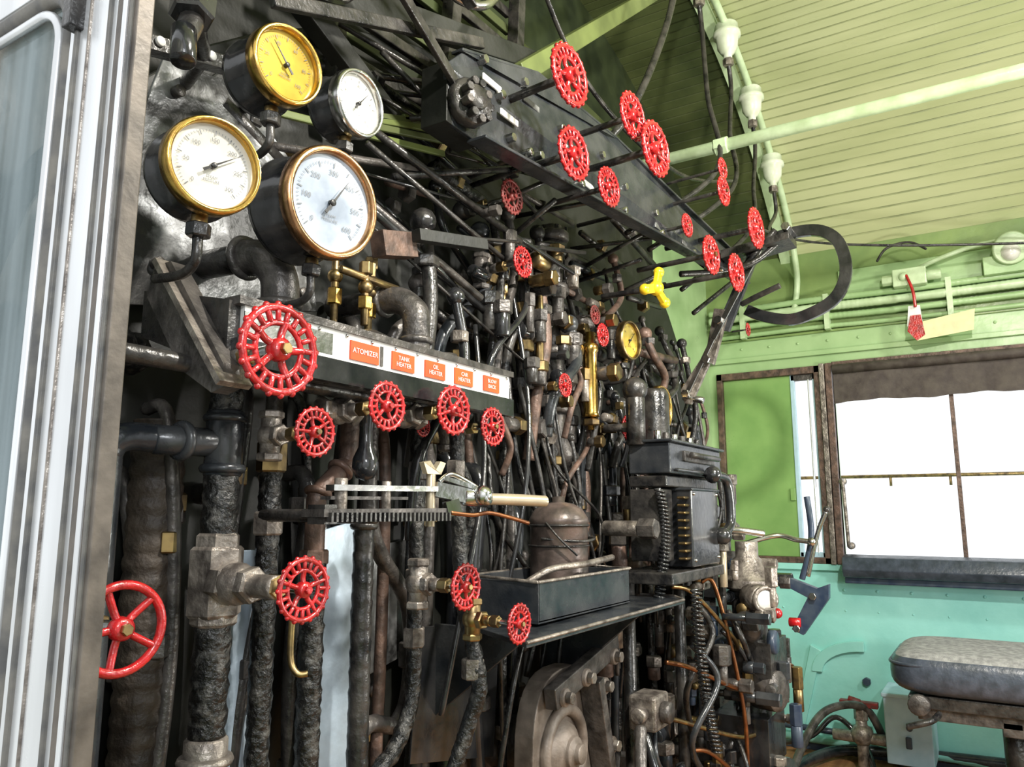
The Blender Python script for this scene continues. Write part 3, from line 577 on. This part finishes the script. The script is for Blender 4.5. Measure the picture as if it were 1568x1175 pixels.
b.tube([(.84,.655,1.03),(.84,.655,1.10)],.0065,HANDLE); b.prism([(.818,.65,1.115),(.826,.65,1.100),(.854,.648,1.100),(.864,.648,1.116),(.852,.648,1.118),(.842,.648,1.106),(.832,.65,1.118)],(0,.008,0),HANDLE)
b.cyl((.68,.68,1.045),(.68,.80,1.045),.008,BLACK); b.cyl((.76,.68,1.042),(.76,.82,1.042),.008,BLACK)
b.end(.0008)
b=B("teardrop_oil_bulb"); b.lathe((.78,.72,1.09),Z_,[(0,0),(.012,.004),(.018,.018),(.017,.03),(.010,.045),(.009,.07),(.011,.10)],GLOSS,18); b.end()

# ------------------------------------------------------------------ tray, shelf, kettle
b=B("oil_can_tray")
tx0=1.13; ty1=.79; tz=.935
b.bx(tx0,1.50,.655,ty1,.868,.874,PLATE); b.bx(tx0,1.50,.655,.659,.87,tz,PLATE); b.bx(tx0,1.50,ty1-.004,ty1,.87,tz+.006,PLATE); b.bx(tx0,tx0+.004,.655,ty1,.87,tz,PLATE); b.bx(1.496,1.50,.655,ty1,.87,tz,PLATE)
b.tube([(tx0,.655,tz),(1.50,.655,tz),(1.50,ty1,tz+.006),(tx0,ty1,tz+.006),(tx0,.655,tz)],.003,LIRON,8,straight=True)
b.prism([(1.0,.60,.862),(1.62,.585,.866),(1.66,.62,.868),(1.66,.80,.868),(1.12,.80,.862)],(0,0,-.008),PLATE)
b.tube([(1.0,.60,.862),(1.62,.585,.866),(1.66,.62,.868),(1.66,.70,.868)],.003,LIRON,8,straight=True)
b.prism([(1.12,.66,.856),(1.12,.86,.856),(1.12,.86,.70)],(.008,0,0),PLATE); b.prism([(1.5,.62,.856),(1.5,.86,.856),(1.5,.86,.66)],(.008,0,0),PLATE)
b.end(.001)
b=B("oil_kettle"); c=(1.33,.725,.876)
b.lathe(c,Z_,[(0,0),(.056,0),(.058,.006),(.056,.01),(.055,.15),(.058,.154),(.056,.162),(.046,.178),(.03,.188),(.012,.192),(.012,.202),(0,.203)],BWOOD,32)
b.torus((c[0],c[1],c[2]+.148),Z_,.0565,.0025,BLACK); b.torus((c[0],c[1],c[2]+.11),Z_,.057,.002,BLACK)
b.tube([(1.27,.72,1.03),(1.27,.69,1.0),(1.29,.665,.97)],.002,BLACK,6); b.tube([(1.27,.73,1.0),(1.31,.665,.995),(1.37,.67,1.0),(1.39,.73,1.0)],.003,BLACK,6)
b.tube([(1.17,.70,.93),(1.22,.68,.95),(1.30,.655,.955),(1.44,.665,.96)],.006,LIRON,10)
b.end()

# ------------------------------------------------------------------ fire door area
b=B("fire_door"); fx,fy,fz=1.40,.75,.60
pts=[]
for a in range(0,360,12): 
    t=math.radians(a); pts.append((fx+.13*math.copysign(abs(math.cos(t))**.75,math.cos(t)),fy,fz+.15*math.copysign(abs(math.sin(t))**.75,math.sin(t))))
b.prism(pts,(0,.04,0),DUSTY); b.torus((fx-.02,fy-.005,fz),Y_,.075,.012,DUSTY); b.lathe((fx-.02,fy,fz),(0,-1,0),[(.055,0),(.05,.012),(.03,.022),(.03,.03),(.018,.034),(.018,.045),(0,.045)],DUSTY,20)
b.bar((fx-.10,fy-.02,fz+.11),(fx+.18,fy-.02,fz+.17),.025,.04,IRON); b.bar((fx+.06,fy-.025,fz+.12),(fx+.14,fy-.025,fz-.16),.025,.045,IRON,Y_)
for dx,dz in((-.07,.11),(.10,.10),(-.09,-.09),(.10,-.08),(.15,.15),(.13,-.02),(.02,.13)): b.cyl((fx+dx,fy,fz+dz),(fx+dx,fy-.04,fz+dz),.017,DUSTY); b.hexn((fx+dx,fy-.04,fz+dz),(fx+dx,fy-.052,fz+dz),.012,LIRON)
b.cyl((fx-.02,fy+.04,fz),(fx-.02,.93,fz),.05,IRON); b.cyl((fx+.12,fy+.03,fz-.1),(fx+.12,.93,fz-.1),.03,IRON)
b.end(.002)
b=B("splash_guard_sheet"); b.prism([(1.06,.86,.64),(1.28,.84,.60),(1.30,.84,.84),(1.08,.86,.855)],(0,.004,0),GLOSS); b.end(.001,BH)
b=B("firebox_lower_plate"); b.prism([(.95,.9,FZ),(1.9,.9,FZ),(1.85,.9,.5),(1.3,.9,.6),(1.1,.9,.5)],(0,.01,0),RUST); b.end(.002,BH)

# ------------------------------------------------------------------ control console, handset
b=B("control_stand_box")
b.bx(1.66,2.03,.62,.72,1.135,1.205,PLATE); b.bx(1.65,2.04,.61,.73,1.205,1.212,PLATE); b.bx(1.74,1.96,.612,.622,1.165,1.19,IRON); b.bx(1.68,2.01,.608,.618,1.139,1.147,GLOSS)
b.cyl((1.75,.60,1.18),(1.95,.60,1.18),.007,BLACK); b.bx(1.66,2.03,.63,.72,1.105,1.13,BLACK)
b.bx(1.735,1.93,.60,.69,.925,1.105,GLOSS); b.bx(1.73,1.935,.595,.695,1.097,1.104,PLATE); b.bx(1.66,1.72,.64,.72,.94,1.10,BLACK); b.bx(1.60,1.96,.60,.74,.895,.92,BLACK)
for k in range(9): b.box((1.72,.615,.945+k*.017),(.03,.02,.006),OBRASS)
for x,z in((1.75,1.09),(1.92,1.09),(1.75,.94),(1.92,.94)): b.ball((x,.60,z),.004,STEEL)
for x in(1.64,1.96): b.cyl((x,.72,.90),(x,.72,FZ),.014,BLACK)
for k in range(6): b.cyl((1.69+k*.055,.66,1.205),(1.69+k*.055,.66,1.235),.008,rnd.choice((BLACK,STEEL,IRON)))
b.cyl((1.66,.70,1.20),(1.66,.70,1.33),.022,BLACK); b.lathe((1.78,.70,1.21),Z_,[(.035,0),(.035,.12),(.03,.135),(0,.14)],BLACK,20); b.ball((1.66,.70,1.33),.03,BLACK)
b.end(.003)
b=B("telephone_handset"); b.tube([(1.90,.60,1.14),(1.97,.59,1.13),(1.985,.585,1.08),(1.98,.585,1.02),(1.94,.59,.995)],.012,GLOSS,12); b.ball((1.90,.60,1.14),.022,GLOSS,.8,X_); b.ball((1.93,.59,.99),.022,GLOSS,.8,X_)
pts=[]
for k in range(200): a=k*.9; pts.append((1.64+.010*math.cos(a)+.03*math.sin(k*.02),.64+.010*math.sin(a),1.10-k*.0012))
b.tube(pts,.003,GLOSS,6,straight=True)
pts=[]
for k in range(260): a=k*.9; pts.append((1.70+.011*math.cos(a)+.10*(k/260)**2,.585+.011*math.sin(a),.88-k*.0014))
b.tube(pts,.003,GLOSS,6,straight=True); b.end()

# ------------------------------------------------------------------ brake stand
b=B("brake_valve_stand")
b.cyl((2.15,.52,FZ),(2.15,.52,.86),.045,BLACK); b.cyl((2.15,.52,FZ),(2.15,.52,FZ+.03),.09,BLACK)
b.lathe((2.15,.52,.84),Z_,[(.045,0),(.07,.01),(.07,.03),(.05,.04),(.04,.08),(.03,.09),(.03,.13),(0,.13)],LIRON,24)
b.cyl((2.10,.50,.83),(2.05,.455,.83),.036,LIRON); b.cyl((2.05,.455,.83),(2.042,.447,.83),.024,DIAL); b.torus((2.044,.449,.83),(-.7,-.7,0),.030,.006,LIRON)
b.tube([(2.15,.52,.965),(2.2,.45,.985),(2.2,.40,.975),(2.2,.36,.97)],.007,STEEL); b.ball((2.2,.36,.97),.012,STEEL)
b.tube([(2.10,.62,.99),(2.12,.55,1.0),(2.18,.48,.99)],.010,STEEL)
b.cyl((2.1,.46,.72),(2.1,.44,.72),.03,NAVY); b.ball((2.05,.50,.76),.04,BLACK)
b.cyl((2.0,.54,.95),(2.0,.54,.86),.01,HANDLE); b.hexn((2.0,.54,.95),(2.0,.54,.97),.016,LIRON)
b.cyl((2.2,.43,.76),(2.2,.40,.76),.012,RED); b.ball((2.2,.46,.78),.014,RED)
b.bx(2.07,2.24,.45,.60,.62,.72,BLACK); b.bx(2.05,2.22,.46,.6,.42,.54,GLOSS)
b.lathe((2.12,.5,.60),(-.3,-1,0),[(0,0),(.05,0),(.05,.06),(.035,.07),(0,.07)],IRON,20); b.lathe((2.2,.5,.36),(-.3,-1,0),[(0,0),(.06,0),(.06,.05),(0,.06)],BLACK,20)
for k in range(85):
    x=rnd.uniform(1.9,2.3); y=rnd.uniform(.42,.64); z=rnd.uniform(.22,.92); m=rnd.choice((BLACK,IRON,LIRON,LIRON,OBRASS,PLATE,GLOSS,NAVY)); L=rnd.uniform(.02,.06); e=rnd.choice((X_,Z_,-Y_))
    c=V((x,y,z)); b.hexn(c,c+e*L,rnd.uniform(.010,.022),m); b.cyl(c-e*L,c,rnd.uniform(.008,.016),m)
b.shift(0,.075,0)
b.prism([(2.2,y,z) for y,z in((.565,.874),(.498,.874),(.43,.850),(.40,.862),(.402,.825),(.471,.728),(.50,.741),(.455,.825),(.505,.85),(.565,.851))],(.025,0,0),NAVY)
for y,z in((.44,.83),(.485,.745),(.55,.862)): b.hexn((2.2,y,z),(2.185,y,z),.010,STEEL)
b.tube([(2.22,.47,.87),(2.22,.44,.98),(2.22,.445,1.09)],.008,NAVY); b.tube([(2.2,.45,.88),(2.2,.42,.99),(2.2,.395,1.05)],.006,STEEL); b.ball((2.2,.393,1.055),.009,BLACK)
b.bx(2.32,2.68,.74,.93,FZ,.80,BLACK); b.bx(2.30,2.70,.73,.94,.80,.83,GLOSS)
BS=b.end(.001)
b=B("copper_air_lines")
for k,(x0,y0,z0,x1,y1,z1) in enumerate(((1.75,.66,.88,2.05,.60,.7),(1.7,.66,.72,2.05,.58,.62),(1.9,.64,.88,2.0,.58,.35),(1.7,.70,.6,2.1,.56,.5),(1.85,.66,.5,2.15,.56,.3),(2.2,.55,.65,2.6,.75,.5))):
    b.tube([(x0,y0,z0),(x0*.8+x1*.2,y0-.03,z0-.02),(x0*.3+x1*.7,(y0+y1)/2-.04,(z0+z1)/2-.04),(x1,y1,z1)],.0055,DCOPPER if k%3 else OBRASS,8)
    b.hexn((x1,y1,z1),(x1,y1,z1+.03),.013,OBRASS)
for k in range(34):
    x=rnd.uniform(1.55,2.3); y=rnd.uniform(.58,.8); z=rnd.uniform(.2,.88)
    b.tube([(x,y,z),(x+rnd.uniform(-.1,.1),y-.04,max(z-.08,FZ+.02)),(x+rnd.uniform(-.1,.2),y,max(z-.2,FZ+.02)),(x+rnd.uniform(0,.3),y+.04,max(FZ,z-.35))],rnd.uniform(.005,.012),rnd.choice((BLACK,GLOSS,IRON,BLACK,BLACK,PLATE,LIRON)),9)
b.end(parent=BS)
b=B("junction_casting"); b.bx(1.58,1.66,.64,.70,.60,.67,LIRON); b.cyl((1.62,.64,.635),(1.62,.62,.635),.022,IRON)
for s in(-1,1): b.cyl((1.62+s*.035,.67,.635),(1.62+s*.065,.67,.635),.016,LIRON)
b.tube([(1.55,.66,.62),(1.5,.64,.5),(1.55,.64,.35),(1.7,.66,.12)],.012,IRON); b.tube([(1.57,.66,.6),(1.55,.62,.5),(1.62,.62,.3),(1.8,.66,.12)],.009,GLOSS); b.end(.006)

# ------------------------------------------------------------------ lower right
b=B("quadrant_wall_bracket"); L=[]
for a in range(0,95,10): t=math.radians(a); L.append((3.38,.50+.20*math.sin(t)-0,.42+.13*math.cos(t)))
for a in range(90,-5,-10): t=math.radians(a); L.append((3.38,.50+.16*math.sin(t),.42+.09*math.cos(t)))
b.prism(L,(.02,0,0),TEAL); b.prism([(3.385,.78,.20),(3.385,.74,.20),(3.385,.66,.50),(3.385,.70,.52)],(.015,0,0),TEAL); b.hexn((3.38,.50,.40),(3.4,.50,.40),.016,NAVY); b.end(.002)
b=B("floor_valve_with_lever"); b.cyl((3.2,.50,FZ),(3.2,.50,.32),.02,LIRON); b.ball((3.2,.50,.25),.04,LIRON); b.cyl((3.2,.42,.24),(3.2,.60,.24),.02,LIRON); b.hexn((3.2,.5,.3),(3.2,.5,.34),.025,LIRON); b.prism([(3.19,.44,.345),(3.19,.57,.345),(3.19,.57,.365),(3.19,.44,.365)],(.03,0,0),DRED); b.cyl((3.2,.54,.37),(3.2,.5,.36),.012,DRED); b.end(.002)
b=B("pale_blue_equipment_box"); b.bx(3.18,3.38,.27,.42,.17,.40,BLUEBOX); b.bx(3.17,3.38,.265,.425,.395,.41,BLUEBOX); b.cyl((3.2,.30,FZ),(3.2,.30,.17),.015,IRON); b.cyl((3.35,.40,FZ),(3.35,.40,.17),.015,IRON); b.hexn((3.175,.34,.3),(3.165,.34,.3),.012,NAVY); b.box((3.17,.345,.25),(.01,.02,.04),NAVY); b.end(.004)
b=B("floor_hoses"); b.tube([(2.5,.62,FZ+.02),(2.8,.66,.2),(3.0,.62,.32),(3.1,.56,.36),(3.2,.48,.34),(3.25,.43,.22)],.014,IRON,10); b.tube([(2.4,.6,.16),(2.8,.7,.16),(3.2,.66,.15),(3.35,.5,.16),(3.36,0,.18)],.02,PLATE,10); b.tube([(3.36,1.0,.17),(3.36,-1.5,.17)],.016,TEAL,10); b.tube([(3.33,1.0,.22),(3.33,.45,.21)],.012,NAVY,10)
b.tube([(3.3,.9,FZ+.01),(3.25,.7,.2),(3.28,.6,.28),(3.25,.5,.2),(3.1,.45,.14)],.010,GLOSS,10); b.end()

# ------------------------------------------------------------------ driver's seat
b=B("driver_seat")
def cushion(x0,x1,y0,y1,z0,z1,m,mt):
    vs=[]; cx,cy,cz0=(x0+x1)/2,(y0+y1)/2,(z0+z1)/2; a,c,h=(x1-x0)/2,(y1-y0)/2,(z1-z0)/2; nu,nv=40,14
    for j in range(nv+1):
        ph=-math.pi/2+math.pi*j/nv; cp,sp=math.cos(ph),math.sin(ph); cp=abs(cp)**.22; sp2=math.copysign(abs(sp)**.75,sp)
        for i in range(nu):
            t=2*math.pi*i/nu; ct,st=math.cos(t),math.sin(t)
            vs.append((cx+a*cp*math.copysign(abs(ct)**.30,ct),cy+c*cp*math.copysign(abs(st)**.30,st),cz0+h*sp2))
    lo=[];hi=[]
    for j in range(nv):
        for i in range(nu):
            f=[j*nu+i,j*nu+(i+1)%nu,(j+1)*nu+(i+1)%nu,(j+1)*nu+i]; (hi if j>=nv*.66 else lo).append(f)
    b.add(vs,lo,m); b.add(vs,hi,mt)
cushion(2.60,3.06,-.30,.33,.49,.615,SEATV,SEATTOP)
L=rr(-.295,.325,2.61,3.05,.07,0); L=[(z,y,.578) for _,y,z in L]; L.append(L[0]); b.tube(L,.005,SEATV,8,straight=True)
b.bx(2.64,3.02,-.26,.28,.455,.49,BLACK); b.bx(2.66,2.69,-.26,.26,.42,.455,IRON); b.bx(2.97,3.0,-.26,.26,.42,.455,IRON); b.bx(2.66,3.0,.0,.05,.40,.44,IRON)
b.tube([(2.62,.2,.45),(2.56,.22,.44),(2.55,.28,.42)],.009,BLACK); b.cyl((2.62,.25,.47),(2.60,.25,.47),.03,IRON)
b.shift(0,0,.03)
b.cyl((2.83,.02,.45),(2.83,.02,FZ),.035,BLACK); b.cyl((2.83,.02,.30),(2.83,.02,FZ),.048,BLACK); b.cyl((2.83,.02,FZ+.02),(2.83,.02,FZ),.15,BLACK); b.end(.003)
b=B("cab_hanging_hook_lamp"); b.cyl((.60,.62,1.70),(.60,.62,1.66),.02,GLOSS); b.cyl((.60,.62,1.75),(.60,.62,1.70),.008,GLOSS); b.tube([(.60,.62,1.75),(.60,.64,1.9),(.62,.70,2.1),(.65,.8,2.56)],.006,GLOSS); b.end()
b=B("drain_hook"); b.tube([(.59,.64,.94),(.59,.64,.90),(.592,.632,.885),(.60,.625,.884)],.0035,OBRASS); b.end()
b=B("silver_conduit_hose"); b.tube([(.85,.75,1.95),(.95,.7,1.90),(1.02,.68,1.93),(1.08,.7,2.05),(1.1,.8,2.3)],.008,STEEL,10); b.end()

# ------------------------------------------------------------------ light
w=bpy.data.worlds.new("sky"); sc.world=w; w.use_nodes=True; bg=w.node_tree.nodes["Background"]; bg.inputs[0].default_value=(.95,.98,1,1); bg.inputs[1].default_value=1.35
def area(n,loc,tgt,size,p,col=(1,1,1)):
    l=bpy.data.lights.new(n,'AREA'); l.energy=p; l.size=size; l.color=col; o=bpy.data.objects.new(n,l); o.location=loc
    o.rotation_euler=(V(tgt)-V(loc)).to_track_quat('-Z','Y').to_euler(); sc.collection.objects.link(o); return o
area("added_key_light",(.75,-.25,2.15),(1.9,.75,1.2),.08,44,(1,.94,.84))  # added key light from the camera side, no fixture there
area("rear_fill_light",(2.0,-1.2,2.3),(1.9,.8,1.0),.2,32,(1,.97,.9))  # added fill from behind, out of view
area("outside_fill_light",(-.6,-1.0,1.9),(.7,.8,1.1),.3,18,(.95,.98,1))  # added fill outside the left opening, no real source
area("low_fill_light",(1.9,-.7,.9),(2.1,.6,.5),.12,11,(1,.96,.9))  # added fill to brighten the lower right machinery
area("ceiling_fill_light",(2.1,-.3,1.1),(2.2,.3,2.7),.2,10,(1,1,.86))  # added fill aimed up to brighten the ceiling

# ------------------------------------------------------------------ camera
th=math.radians(32); F=V((math.cos(th),math.sin(th),.1655))
cd=bpy.data.cameras.new("camera"); cam=bpy.data.objects.new("camera",cd); sc.collection.objects.link(cam)
cd.lens=36*1450/1920; cd.sensor_width=36; cd.clip_start=.02; cam.location=(0,0,1.05)
cam.rotation_euler=F.to_track_quat('-Z','Y').to_euler(); sc.camera=cam
